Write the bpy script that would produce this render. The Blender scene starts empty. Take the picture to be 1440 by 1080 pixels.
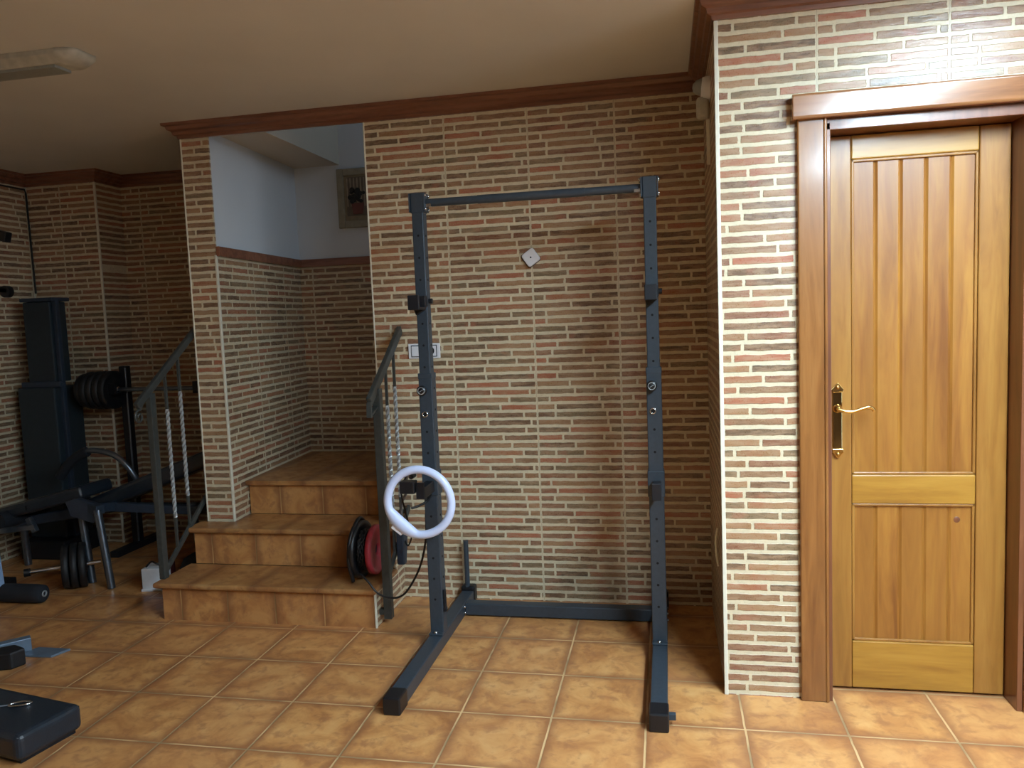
import bpy, bmesh, math, random
from mathutils import Vector, Matrix
random.seed(7)
scene = bpy.context.scene
COL = scene.collection
PI = math.pi

# ------------------------------------------------------------------ geometry helpers
class MB:
    """collects shapes and links them as ONE mesh object"""
    def __init__(s): s.v = []; s.f = []; s.m = []; s.sm = []
    def add(s, vs, fs, mi=0, smooth=False):
        o = len(s.v); s.v += [Vector(p) for p in vs]
        for f in fs: s.f.append([o + i for i in f]); s.m.append(mi); s.sm.append(smooth)
        return s
    def box(s, x0, x1, y0, y1, z0, z1, mi=0):
        vs = [(x, y, z) for z in (z0, z1) for y in (y0, y1) for x in (x0, x1)]
        return s.add(vs, [(0,2,3,1),(4,5,7,6),(0,1,5,4),(2,6,7,3),(0,4,6,2),(1,3,7,5)], mi)
    def beam(s, a, b, w, h, up=(0,0,1), mi=0):
        a = Vector(a); b = Vector(b); d = (b-a).normalized(); u = Vector(up)
        r = d.cross(u)
        if r.length < 1e-4: r = d.cross(Vector((1,0,0)))
        r.normalize(); u = r.cross(d).normalized()
        vs = [p + r*(i*w/2) + u*(j*h/2) for p in (a,b) for j in (-1,1) for i in (-1,1)]
        return s.add(vs, [(0,2,3,1),(4,5,7,6),(0,1,5,4),(2,6,7,3),(0,4,6,2),(1,3,7,5)], mi)
    def cyl(s, a, b, r, r2=None, n=20, mi=0, caps=True):
        a = Vector(a); b = Vector(b); r2 = r if r2 is None else r2
        d = (b-a).normalized(); e = d.orthogonal().normalized(); g = d.cross(e)
        ring = lambda c, q: [c + e*(q*math.cos(2*PI*i/n)) + g*(q*math.sin(2*PI*i/n)) for i in range(n)]
        s.add(ring(a,r)+ring(b,r2), [(i,(i+1)%n,n+(i+1)%n,n+i) for i in range(n)], mi, True)
        if caps:
            s.add(ring(a,r), [tuple(range(n))[::-1]], mi); s.add(ring(b,r2), [tuple(range(n))], mi)
        return s
    def tube(s, pts, r, n=10, mi=0, closed=False):
        P = [Vector(p) for p in pts]; N = len(P); rr = r if isinstance(r,(list,tuple)) else [r]*N
        rings = []; prev = None
        for i in range(N):
            if closed: t = (P[(i+1)%N]-P[i-1]).normalized()
            else: t = (P[min(i+1,N-1)]-P[max(i-1,0)]).normalized()
            if prev is None: e = t.orthogonal().normalized()
            else:
                e = prev - t*prev.dot(t)
                e = e.normalized() if e.length > 1e-6 else t.orthogonal().normalized()
            prev = e; g = t.cross(e)
            rings.append([P[i] + e*(rr[i]*math.cos(2*PI*k/n)) + g*(rr[i]*math.sin(2*PI*k/n)) for k in range(n)])
        vs = [p for q in rings for p in q]; fs = []
        for i in range(N if closed else N-1):
            a = i*n; b = ((i+1)%N)*n
            for k in range(n): fs.append((a+k, a+(k+1)%n, b+(k+1)%n, b+k))
        s.add(vs, fs, mi, True)
        if not closed: s.add(rings[0], [tuple(range(n))[::-1]], mi); s.add(rings[-1], [tuple(range(n))], mi)
        return s
    def lathe(s, prof, c, axis=(0,0,1), n=28, mi=0):
        """prof = [(radius, height along axis)]"""
        c = Vector(c); d = Vector(axis).normalized(); e = d.orthogonal().normalized(); g = d.cross(e)
        vs = [c + d*h + e*(r*math.cos(2*PI*k/n)) + g*(r*math.sin(2*PI*k/n)) for r, h in prof for k in range(n)]
        fs = [(i*n+k, i*n+(k+1)%n, (i+1)*n+(k+1)%n, (i+1)*n+k) for i in range(len(prof)-1) for k in range(n)]
        return s.add(vs, fs, mi, True)
    def prism(s, poly, axis, a, b, mi=0):
        """poly = 2D outline in the two other axes, extruded on axis from a to b"""
        def p3(q, t):
            return {'x': (t,q[0],q[1]), 'y': (q[0],t,q[1]), 'z': (q[0],q[1],t)}[axis]
        n = len(poly)
        vs = [p3(q,a) for q in poly] + [p3(q,b) for q in poly]
        return s.add(vs, [tuple(range(n))[::-1], tuple(range(n,2*n))] + [(i,(i+1)%n,n+(i+1)%n,n+i) for i in range(n)], mi)
    def build(s, name, mats, parent=None, bevel=0, seg=2, rot=None):
        if not isinstance(mats, (list,tuple)): mats = [mats]
        off = parent_loc(parent)
        me = bpy.data.meshes.new(name)
        vs = [v - off for v in s.v]
        if rot is not None: vs = [rot @ v for v in vs]
        me.from_pydata(vs, [], s.f)
        for m in mats: me.materials.append(m)
        for p, mi, sm in zip(me.polygons, s.m, s.sm): p.material_index = mi; p.use_smooth = sm
        bm = bmesh.new(); bm.from_mesh(me)
        bmesh.ops.recalc_face_normals(bm, faces=bm.faces); bm.to_mesh(me); bm.free()
        o = bpy.data.objects.new(name, me); COL.objects.link(o)
        if parent: o.parent = parent
        if bevel:
            b = o.modifiers.new('bevel', 'BEVEL'); b.width = bevel; b.segments = seg; b.limit_method = 'ANGLE'; b.angle_limit = math.radians(40)
            b.harden_normals = False
        return o

def parent_loc(p):
    v = Vector((0,0,0))
    while p is not None: v = v + p.location; p = p.parent
    return v
def tag(o, label=None, cat=None, group=None, kind=None):
    if label: o['label'] = label
    if cat: o['category'] = cat
    if group: o['group'] = group
    if kind: o['kind'] = kind
    return o
def thing(name, loc, label, cat, group=None, kind=None):
    o = bpy.data.objects.new(name, None); o.empty_display_size = .05; COL.objects.link(o); o.location = loc
    return tag(o, label, cat, group, kind)
def struct(name, mb, mat, label, cat, bevel=0):
    return tag(mb.build(name, mat, None, bevel), label, cat, None, 'structure')
def copy_tree(o, parent=None):
    c = o.copy(); COL.objects.link(c); c.parent = parent
    for ch in [x for x in list(bpy.data.objects) if x.parent == o]: copy_tree(ch, c)
    return c
def arc(c, r, a0, a1, n, plane='xz'):
    out = []
    for i in range(n+1):
        a = a0 + (a1-a0)*i/n; u = r*math.cos(a); v = r*math.sin(a)
        out.append({'xz': (c[0]+u, c[1], c[2]+v), 'yz': (c[0], c[1]+u, c[2]+v), 'xy': (c[0]+u, c[1]+v, c[2])}[plane])
    return out
def spline(pts, n=8):
    P = [Vector(p) for p in pts]; P = [P[0]*2-P[1]] + P + [P[-1]*2-P[-2]]; out = []
    for i in range(1, len(P)-2):
        for k in range(n):
            t = k/n; a,b,c,d = P[i-1:i+3]
            out.append(.5*((2*b)+(c-a)*t+(2*a-5*b+4*c-d)*t*t+(3*b-a-3*c+d)*t**3))
    out.append(P[-2]); return out

# ------------------------------------------------------------------ materials
def lin(c): return tuple((x/255/12.92 if x/255 <= .04045 else ((x/255+.055)/1.055)**2.4) for x in c) + (1,)
class NT:
    def __init__(s, name):
        s.mat = bpy.data.materials.new(name); s.mat.use_nodes = True
        s.t = s.mat.node_tree; s.n = s.t.nodes; s.l = s.t.links
        s.b = s.n['Principled BSDF']
    def set(s, sock, v):
        if isinstance(v, bpy.types.NodeSocket): s.l.new(v, sock)
        else: sock.default_value = v
    def m(s, op, a, b=None, c=None):
        n = s.n.new('ShaderNodeMath'); n.operation = op
        for i, x in enumerate((a,b,c)):
            if x is not None: s.set(n.inputs[i], x)
        return n.outputs[0]
    def pos(s):
        g = s.n.new('ShaderNodeNewGeometry'); sp = s.n.new('ShaderNodeSeparateXYZ'); s.l.new(g.outputs['Position'], sp.inputs[0])
        return g.outputs['Position'], sp.outputs[0], sp.outputs[1], sp.outputs[2]
    def xyz(s, x, y, z):
        n = s.n.new('ShaderNodeCombineXYZ'); s.set(n.inputs[0], x); s.set(n.inputs[1], y); s.set(n.inputs[2], z); return n.outputs[0]
    def noise(s, vec, scale, detail=2, rough=.5, dist=0, col=False):
        n = s.n.new('ShaderNodeTexNoise'); s.set(n.inputs['Vector'], vec)
        n.inputs['Scale'].default_value = scale; n.inputs['Detail'].default_value = detail
        n.inputs['Roughness'].default_value = rough; n.inputs['Distortion'].default_value = dist
        return n.outputs[1 if col else 0]
    def white(s, vec):
        n = s.n.new('ShaderNodeTexWhiteNoise'); n.noise_dimensions = '3D'; s.set(n.inputs['Vector'], vec); return n.outputs[0]
    def ramp(s, f, stops, interp='LINEAR'):
        n = s.n.new('ShaderNodeValToRGB'); e = n.color_ramp.elements; n.color_ramp.interpolation = interp
        while len(e) < len(stops): e.new(.5)
        for k, (p, c) in zip(e, stops): k.position = p; k.color = lin(c) if len(c) == 3 else c
        s.set(n.inputs[0], f); return n.outputs[0]
    def mix(s, f, a, b, mode='MIX'):
        n = s.n.new('ShaderNodeMix'); n.data_type = 'RGBA'; n.blend_type = mode
        s.set(n.inputs[0], f); s.set(n.inputs[6], a); s.set(n.inputs[7], b); return n.outputs[2]
    def sstep(s, x, lo, hi, a=0., b=1.):
        n = s.n.new('ShaderNodeMapRange'); n.interpolation_type = 'SMOOTHSTEP'
        s.set(n.inputs[0], x); n.inputs[1].default_value = lo; n.inputs[2].default_value = hi
        n.inputs[3].default_value = a; n.inputs[4].default_value = b; return n.outputs[0]
    def bump(s, h, dist, strength=1):
        n = s.n.new('ShaderNodeBump'); s.set(n.inputs['Height'], h); n.inputs['Distance'].default_value = dist
        n.inputs['Strength'].default_value = strength; s.l.new(n.outputs[0], s.b.inputs['Normal'])
    def out(s, col, rough=.5, spec=.5, metal=0, coat=0):
        s.set(s.b.inputs['Base Color'], col); s.set(s.b.inputs['Roughness'], rough)
        s.b.inputs['Specular IOR Level'].default_value = spec; s.b.inputs['Metallic'].default_value = metal
        s.b.inputs['Coat Weight'].default_value = coat; s.b.inputs['Coat Roughness'].default_value = .12
        return s.mat

def plain(name, rgb, rough=.5, metal=0, var=.06, scale=30, bump=.0, spec=.5, coat=0):
    t = NT(name); p, x, y, z = t.pos()
    n = t.noise(p, scale, 3); dark = tuple(max(0, c*(1-var*2)) for c in rgb)
    c = t.ramp(n, [(.3, dark), (.7, rgb)])
    if bump: t.bump(t.noise(p, scale*8, 2), bump)
    return t.out(c, rough, spec, metal, coat)

PW = .41; RH = .0378
def brick(name, ax, u0, mortar=(214,202,172)):
    t = NT(name); p, x, y, z = t.pos(); u = x if ax == 'x' else y
    wob = t.noise(p, 24, 2); wob2 = t.noise(t.xyz(x, y, t.m('MULTIPLY', z, 1.7)), 61, 2)
    v = t.m('DIVIDE', t.m('SUBTRACT', z, .012), RH)
    v = t.m('ADD', v, t.m('MULTIPLY', t.m('SUBTRACT', wob, .5), .20))
    u = t.m('ADD', t.m('SUBTRACT', u, u0), t.m('MULTIPLY', t.m('SUBTRACT', wob2, .5), .006))
    row = t.m('FLOOR', v); fv = t.m('FRACT', v)
    pu = t.m('DIVIDE', u, PW); pan = t.m('FLOOR', pu); fu = t.m('MULTIPLY', t.m('FRACT', pu), PW)
    vpan = t.m('FLOOR', t.m('DIVIDE', row, 11.))
    patn = t.m('ADD', t.m('MODULO', t.m('ADD', row, 110.), 11.), t.m('MULTIPLY', t.m('MODULO', t.m('ADD', t.m('ADD', pan, t.m('MULTIPLY', vpan, 2.)), 40.), 3.), 17.))
    r1 = t.white(t.xyz(patn, 3.3, 7.1)); r2 = t.white(t.xyz(patn, 9.7, 1.9))
    j1 = t.m('ADD', .05, t.m('MULTIPLY', r1, .15)); j2 = t.m('ADD', t.m('ADD', j1, .14), t.m('MULTIPLY', r2, .12))
    ident = t.m('ADD', t.m('GREATER_THAN', fu, j1), t.m('GREATER_THAN', fu, j2))
    d1 = t.m('ABSOLUTE', t.m('SUBTRACT', fu, j1)); d2 = t.m('ABSOLUTE', t.m('SUBTRACT', fu, j2))
    de = t.m('MINIMUM', fu, t.m('SUBTRACT', PW, fu))
    du = t.m('MINIMUM', t.m('MINIMUM', d1, d2), t.m('ADD', de, .0005))
    mu = t.sstep(du, .0042, .0068)
    mv = t.sstep(t.m('ABSOLUTE', t.m('SUBTRACT', fv, .5)), .27, .335, 1., 0.)
    mask = t.m('MULTIPLY', mu, mv)
    cid = t.white(t.xyz(t.m('ADD', row, t.m('MULTIPLY', pan, 31.)), ident, 4.2))
    bc = t.ramp(cid, [(0, (112,86,66)), (.16, (137,105,79)), (.34, (149,113,82)), (.46, (125,107,82)), (.58, (159,123,90)), (.70, (163,111,82)), (.80, (132,92,71)), (.88, (168,105,79)), (.95, (106,86,67)), (1, (145,115,88))], 'CONSTANT')
    streak = t.noise(t.xyz(t.m('MULTIPLY', x, .6), t.m('MULTIPLY', y, .6), t.m('MULTIPLY', z, 2.5)), 26, 4, .65)
    bc = t.mix(t.sstep(streak, .36, .66), bc, t.mix(.55, bc, lin((180,150,120))))
    red = t.noise(p, 9, 2); bc = t.mix(t.m('MULTIPLY', t.sstep(red, .55, .75), .55), bc, lin((164,100,78)))
    mc = t.mix(t.noise(p, 45, 3), lin(tuple(c*.93 for c in mortar)), lin(tuple(min(255,c*1.05) for c in mortar)))
    mc = t.mix(t.sstep(de, .0006, .0016, .45, 0.), mc, lin((140,126,104)))
    fz = t.m('FRACT', t.m('DIVIDE', t.m('SUBTRACT', z, .012), .407))
    c = t.mix(mask, mc, bc)
    fine = t.noise(p, 170, 2)
    t.bump(t.m('ADD', t.m('MULTIPLY', mask, .6), t.m('MULTIPLY', streak, .5)), .0035, .8)
    return t.out(c, t.sstep(fine, .2, .8, .24, .40), .6)

def tiles(name, a1, s1, o1, a2, s2, o2, grout=(214,172,120), gw=.0032, warm=1., tone=1.):
    """a1/a2: 'x','y','z' or None (no joints on that axis)"""
    t = NT(name); p, x, y, z = t.pos(); A = {'x': x, 'y': y, 'z': z}
    wob = t.m('MULTIPLY', t.m('SUBTRACT', t.noise(p, 14, 2), .5), .004)
    ids = []; dist = None
    for a, sz, o in ((a1,s1,o1),(a2,s2,o2)):
        if a is None: ids.append(0.); continue
        q = t.m('DIVIDE', t.m('ADD', t.m('SUBTRACT', A[a], o), wob), sz); ids.append(t.m('FLOOR', q)); f = t.m('FRACT', q)
        d = t.m('MULTIPLY', t.m('MINIMUM', f, t.m('SUBTRACT', 1., f)), sz)
        dist = d if dist is None else t.m('MINIMUM', dist, d)
    idv = t.xyz(ids[0], ids[1], 5.5); r = t.white(idv); r2 = t.white(t.xyz(ids[1], ids[0], 1.5))
    sh = t.xyz(t.m('ADD', x, t.m('MULTIPLY', r, 13.)), t.m('ADD', y, t.m('MULTIPLY', r2, 17.)), t.m('MULTIPLY', z, 1.))
    cloud = t.noise(sh, 6.5, 5, .62, .8); cloud2 = t.noise(sh, 17, 4, .6, .4)
    g = lambda c: tuple(min(255, k*tone) for k in c)
    c = t.ramp(cloud, [(.25, g((154,98,56))), (.42, g((188,130,76))), (.55, g((206,150,90))), (.75, g((218,168,108)))])
    c = t.mix(t.m('MULTIPLY', t.sstep(cloud2, .48, .68), .6), c, lin(g((152,100,66))))
    c = t.mix(t.m('MULTIPLY', r, .25), c, lin(g((184,130,88))))
    edge = t.m('MULTIPLY', t.sstep(t.m('ADD', dist, t.m('MULTIPLY', t.m('SUBTRACT', cloud2, .5), .09)), .0, .045, 1., 0.), .75)
    c = t.mix(edge, c, lin(g((142,92,60))))
    gm = t.sstep(dist, gw*.7, gw*1.15)
    gc = t.mix(t.sstep(t.noise(p, 4, 2), .4, .6), lin(grout), lin(tuple(k*.74 for k in grout)))
    c = t.mix(gm, gc, c)
    t.bump(t.m('ADD', gm, t.m('MULTIPLY', cloud2, .5)), .002, .6)
    return t.out(c, t.sstep(cloud2, .3, .7, .30, .42), .45)

def wood(name, base, dark, light, ax='z', scale=1., rough=.28, coat=.5, board=None):
    t = NT(name); p, x, y, z = t.pos(); k = .10
    off = t.white(t.xyz(t.m('FLOOR', t.m('DIVIDE', t.m('SUBTRACT', x, board[0]), board[1])), 2.2, 1.1)) if board else 0.
    sx = {'x': k, 'y': 1, 'z': 1}[ax]; sy = {'x': 1, 'y': k, 'z': 1}[ax]; sz = {'x': 1, 'y': 1, 'z': k}[ax]
    q = t.xyz(t.m('ADD', t.m('MULTIPLY', x, sx), t.m('MULTIPLY', off, 7.)), t.m('MULTIPLY', y, sy), t.m('MULTIPLY', z, sz))
    g1 = t.noise(q, 26*scale, 4, .6, .6); g2 = t.noise(q, 110*scale, 2, .5, .2); g3 = t.noise(q, 7*scale, 2, .5, 1.)
    c = t.ramp(g1, [(.28, dark), (.5, base), (.74, light)])
    c = t.mix(t.m('MULTIPLY', t.sstep(g2, .5, .75), .28), c, lin(dark))
    c = t.mix(t.m('MULTIPLY', t.sstep(g3, .45, .7), .35), c, lin(light))
    if board: c = t.mix(t.m('MULTIPLY', off, .35), c, lin(dark))
    t.bump(g2, .0004, .4)
    return t.out(c, rough, .5, 0, coat)

M = {}
M['brick_x'] = brick('brick_tile_along_x', 'x', 1.372)
M['brick_y'] = brick('brick_tile_along_y', 'y', 1.12)
M['brick_door'] = brick('brick_tile_door_wall', 'x', 2.925)
M['floor'] = tiles('terracotta_floor', 'x', .33, 0., 'y', .33, 0., grout=(214,176,126), gw=.0038)
M['riser'] = tiles('terracotta_riser', 'x', .25, .05, None, 1, 0, grout=(196,150,96), gw=.0032, tone=.97)
M['tread'] = tiles('terracotta_tread', 'x', .33, .12, None, 1, 0, grout=(170,116,66), gw=.0012, tone=.86)
M['plaster'] = plain('ceiling_plaster', (214,213,209), .85, var=.015, scale=2.5)
M['white_wall'] = plain('stairwell_paint', (212,220,228), .8, var=.01, scale=3)
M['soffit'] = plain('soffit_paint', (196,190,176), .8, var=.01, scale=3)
M['crown'] = wood('crown_wood', (122,80,60), (94,60,46), (142,98,76), 'x', 1., .35, .3)
M['rail_wood'] = wood('dado_wood', (136,86,62), (104,62,46), (156,104,78), 'x', 1., .35, .3)
M['door_stile'] = wood('door_stile_wood', (148,100,42), (124,80,30), (164,118,54), 'z', .8, .38, .08)
M['door_board'] = wood('door_board_wood', (152,100,42), (120,72,28), (174,124,52), 'z', .8, .38, .08, board=(3.05, .0825))
M['door_rail'] = wood('door_rail_wood', (164,118,44), (140,94,34), (178,134,56), 'x', .8, .38, .08)
M['casing'] = wood('casing_wood', (136,88,44), (112,68,34), (152,104,56), 'z', .8, .27, .35)
M['lintel'] = wood('lintel_wood', (146,98,62), (118,76,48), (160,112,74), 'x', .8, .2, .8)
M['reveal'] = wood('reveal_wood', (112,66,42), (88,50,34), (128,80,52), 'z', .8, .35, .3)
M['low_bounce_wood'] = wood('low_bounce_wall_wood', (84,58,42), (62,42,32), (100,72,54), 'z')  # invented dark finish for unseen walls, cuts bounce light in the room
M['trim_white'] = plain('corner_trim_pvc', (226,222,204), .4, var=.02)
M['steel_navy'] = plain('navy_powder_coated_steel', (58,68,78), .42, .2, var=.04, scale=60)
M['black_steel'] = plain('black_steel', (30,32,38), .45, .3, var=.05)
M['black_plastic'] = plain('black_plastic', (22,23,27), .4, 0, var=.05)
M['hole_shade'] = plain('hole_shade_black', (6,6,8), .9)  # black discs paint the shade inside holes that are not cut
M['chrome'] = plain('zinc_bolt', (200,204,210), .22, 1., var=.02)
M['chrome_dull'] = plain('brushed_tube', (120,130,142), .32, .85, var=.05)
M['brass'] = plain('polished_brass', (222,188,120), .18, 1., var=.03)
M['brass_plate'] = plain('brass_plate_mirror', (176,160,118), .1, 1., var=.02)
M['ring_white'] = plain('ring_light_diffuser', (210,222,255), .3, var=.01)
M['white_plastic'] = plain('white_plastic', (232,234,240), .35, var=.01)
M['blue_grey'] = plain('blue_grey_plastic', (46,58,74), .5)
M['rail_iron'] = plain('grey_green_iron', (78,82,80), .45, .4, var=.06, scale=50)
M['twist_glint'] = plain('glint_twisted_iron', (176,180,182), .28, .2, var=.1, scale=60)  # paler than the rail iron: bright spots of the twist put into the colour
M['rubber'] = plain('black_rubber', (24,25,28), .55, var=.08)
M['vinyl'] = plain('black_vinyl', (38,46,55), .28, var=.08, scale=40, bump=.0006)
M['foam'] = plain('black_foam', (26,30,38), .8, var=.06, bump=.001)
M['gym_teal'] = plain('dark_teal_shroud', (38,50,58), .5, var=.05)
M['gym_grey'] = plain('grey_blue_steel_plate', (112,130,150), .42, .3, var=.05)
M['gym_blue'] = plain('pale_blue_steel', (150,180,220), .4, .1, var=.03)
M['red_plastic'] = plain('red_plastic', (178,52,66), .4)
M['lamp_body'] = plain('lamp_body', (196,194,182), .45)
M['lamp_diffuser'] = plain('lamp_diffuser_off', (150,154,150), .3, var=.03, scale=90)
M['cable'] = plain('black_cable', (20,20,22), .5)
M['cable_grey'] = plain('grey_cable', (120,124,130), .5)
M['paper_white'] = plain('white_card', (226,232,240), .6, var=.02)
M['frame_cream'] = plain('cream_frame', (158,150,128), .6, var=.05)
M['grey_bag'] = plain('dark_bag_cloth', (34,36,42), .9, var=.2, scale=25)
M['knob_ring'] = plain('silver_ring', (190,200,206), .3, .6)

# emissive lamp tube cover (the fixture that is switched on)
t = NT('lamp_diffuser_lit'); t.b.inputs['Emission Color'].default_value = (.66,.86,1,1); t.b.inputs['Emission Strength'].default_value = 92.0
M['lamp_lit'] = t.out(lin((240,244,250)), .4)
# glass
t = NT('window_glass'); t.b.inputs['Transmission Weight'].default_value = 1; t.b.inputs['IOR'].default_value = 1.02
M['glass'] = t.out((1,1,1,1), .02)

# ------------------------------------------------------------------ dimensions
XL, XR = -1.75, 4.6          # room left / right walls
YB, YD, YN, YF = 1.12, .245, -4.9, 2.2
XC = 2.595; H = 2.475
PX0, PX1, OX = -.04, .115, .965   # pier left/right, opening right edge
T1, T2, T3 = .19, .385, .575      # tread heights
R1, R2, R3 = .708, 1.0, 1.29      # riser planes

# ------------------------------------------------------------------ shell
struct('floor', MB().box(XL-.1, XR+.1, YN-.1, YF+.1, -.08, 0), M['floor'], 'terracotta square tiled floor with pale grout', 'floor')
cm = MB()
cm.box(XL-.1, XR+.1, YN-.1, YB, H, H+.12)
cm.box(XL-.1, PX0, YB, YF+.1, H, H+.12)
cm.box(PX0, PX1+.02, YB, YF+.1, H, H+.12)
struct('ceiling', cm, M['plaster'], 'plain beige plaster ceiling over the gym room', 'ceiling')
struct('wall_back', MB().box(OX, XC, YB, YB+.14, 0, H), M['brick_x'], 'brick-patterned tiled wall behind the squat rack', 'wall')
struct('wall_pier', MB().box(PX0, PX1, YB, YB+.012, T2-.02, H).box(PX0, .02, YB+.012, YF, 0, H), M['brick_x'], 'narrow brick-tiled pier at the left of the stair opening', 'wall')
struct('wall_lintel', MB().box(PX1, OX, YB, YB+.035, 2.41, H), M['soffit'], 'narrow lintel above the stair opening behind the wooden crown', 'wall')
struct('wall_recess', MB().box(XC, XC+.15, YD+.15, YB+.14, 0, H), M['brick_y'], 'shaded brick-tiled side of the recess right of the rack', 'wall')
dw = MB()
dw.box(XC, 2.955, YD, YD+.15, 0, H); dw.box(2.955, 3.575, YD, YD+.15, 2.03, H); dw.box(3.575, XR, YD, YD+.15, 0, H)
struct('wall_door', dw, M['brick_door'], 'bright brick-tiled wall around the wooden door', 'wall')
struct('wall_closet', MB().box(2.7, XR, .9, .95, 0, H), M['white_wall'], 'plain wall hidden behind the wooden door', 'wall')
struct('wall_left', MB().box(XL-.12, XL, YN, 1.95, 0, H), M['brick_y'], 'dark brick-tiled wall at the far left', 'wall')
struct('wall_column', MB().box(XL-.12, -1.23, 1.95, YF+.1, 0, H), M['brick_x'], 'brick-tiled column projecting in the far left corner', 'wall')
struct('wall_niche', MB().box(-1.23, PX0, YF, YF+.1, 0, H), M['brick_x'], 'dark brick-tiled wall behind the weight bench', 'wall')
# rear wall and right wall (behind / beside the camera) with windows
struct('wall_rear', MB().box(XL-.12, XR+.12, YN-.12, YN, 0, H), M['low_bounce_wood'], 'wall behind the camera with made-up dark wood to cut bounce light', 'wall')
WY0, WY1, WZ0, WZ1 = -1.75, -.65, .30, 2.15
rw = MB(); rw.box(XR, XR+.15, YN, WY0, 0, H); rw.box(XR, XR+.15, WY1, YD+.8, 0, H); rw.box(XR, XR+.15, WY0, WY1, 0, WZ0); rw.box(XR, XR+.15, WY0, WY1, WZ1, H)
struct('wall_right', rw, M['low_bounce_wood'], 'dark wall with the wide window right of the camera', 'wall')
w = thing('window_1', (XR, (WY0+WY1)/2, WZ0), 'wide window in the wall right of the camera', 'window', kind='structure')
fr = MB()
for yy in (WY0, WY1-.05): fr.box(XR+.02, XR+.08, yy, yy+.05, WZ0, WZ1)
for zz in (WZ0, WZ1-.05): fr.box(XR+.02, XR+.08, WY0, WY1, zz, zz+.05)
fr.build('window_frame', M['white_plastic'], w, .003)
MB().box(XR+.045, XR+.051, WY0+.05, WY1-.05, WZ0+.05, WZ1-.05).build('window_pane', M['glass'], w)

# stairwell
sw = MB()   # left wall of the stairwell, leans in slightly towards the back
def sidewall(z0, z1, x_in=0.):
    return MB().prism([(PX1, YB+.012), (.055, YF), (.02, YF), (.02, YB+.012)], 'z', z0, z1)
struct('wall_stair_left', sidewall(T2-.02, 1.80), M['brick_y'], 'brick-tiled lower left wall inside the stairwell', 'wall')
struct('wall_stair_left_upper', sidewall(1.80, 3.6), M['white_wall'], 'white painted upper left wall inside the stairwell', 'wall')
struct('wall_stair_back', MB().box(.02, 2.6, YF, YF+.1, 0, 1.80), M['brick_x'], 'brick-tiled lower back wall of the stairwell', 'wall')
struct('wall_stair_back_upper', MB().box(.02, 2.6, YF, YF+.1, 1.80, 3.6), M['white_wall'], 'painted upper back wall of the stairwell', 'wall')
struct('wall_stair_front', MB().box(.02, 2.6, YB+.035, YB+.14, 2.475, 3.6), M['white_wall'], 'upper wall above the stair opening', 'wall')
struct('wall_stair_right', MB().box(2.6, 2.7, YB+.14, YF+.1, 0, 2.6).box(2.6, 2.7, YB+.14, 1.4, 2.6, 3.6).box(2.6, 2.7, 2.0, YF+.1, 2.6, 3.6).box(2.6, 2.7, 1.4, 2.0, 3.4, 3.6), M['white_wall'], 'far right wall of the stairwell', 'wall')
struct('ceiling_stairwell', MB().box(.02, 2.7, YB+.035, YF+.1, 3.6, 3.7), M['plaster'], 'high ceiling above the stairwell', 'ceiling')
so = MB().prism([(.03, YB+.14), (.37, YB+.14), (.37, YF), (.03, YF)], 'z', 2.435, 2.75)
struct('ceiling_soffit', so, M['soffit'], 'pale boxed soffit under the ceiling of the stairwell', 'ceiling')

w2 = thing('fill_window', (2.6, 1.7, 2.6), 'made-up small high window added to brighten the stairwell', 'window', kind='structure')  # unseen window, invented to brighten the upper stairwell walls
f2_ = MB().box(2.62, 2.66, 1.4, 1.44, 2.6, 3.4).box(2.62, 2.66, 1.96, 2.0, 2.6, 3.4).box(2.62, 2.66, 1.44, 1.96, 2.6, 2.64).box(2.62, 2.66, 1.44, 1.96, 3.36, 3.4)
f2_.build('window_frame', M['white_plastic'], w2, .003)
# dado rail inside the stairwell
dr = MB()
dr.prism([(PX1, YB+.0), (.055+.001, YF), (.055+.022, YF-.02), (PX1+.022, YB+.0)], 'z', 1.795, 1.845)
struct('trim_1', dr, M['rail_wood'], 'reddish wooden dado rail on the left stairwell wall', 'trim', .004)
struct('trim_2', MB().box(.06, OX+.3, YF-.022, YF, 1.795, 1.845), M['rail_wood'], 'reddish wooden dado rail on the back stairwell wall', 'trim', .004)

# crown moulding swept round the room
def sweep(path, prof):
    mb = MB(); P = [Vector(p) for p in path]; n = len(P); rings = []
    for i, p in enumerate(P):
        dirs = []
        if i > 0: dirs.append((P[i]-P[i-1]).normalized())
        if i < n-1: dirs.append((P[i+1]-P[i]).normalized())
        nn = [Vector((-d.y, d.x)) for d in dirs]
        if len(nn) == 2:
            b = (nn[0]+nn[1]); b = b/ (b.dot(nn[0]))
        else: b = nn[0]
        rings.append([(p.x+b.x*d, p.y+b.y*d, z) for d, z in prof])
    k = len(prof); vs = [q for r in rings for q in r]
    fs = [(i*k+j, i*k+(j+1)%k, (i+1)*k+(j+1)%k, (i+1)*k+j) for i in range(n-1) for j in range(k)]
    mb.add(vs, fs + [tuple(range(k)), tuple(range((n-1)*k, n*k))]); return mb
prof = [(0,2.402),(.010,2.402),(.013,2.416),(.026,2.420),(.030,2.436),(.046,2.443),(.052,2.459),(.065,2.462),(.067,2.4745),(0,2.4745)]
path = [(XR,YD),(XC,YD),(XC,YB),(PX0,YB),(PX0,YF),(-1.23,YF),(-1.23,1.95),(XL,1.95),(XL,YN)]
struct('trim_3', sweep(path, prof), M['crown'], 'reddish brown stepped crown moulding under the ceiling', 'trim')

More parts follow.
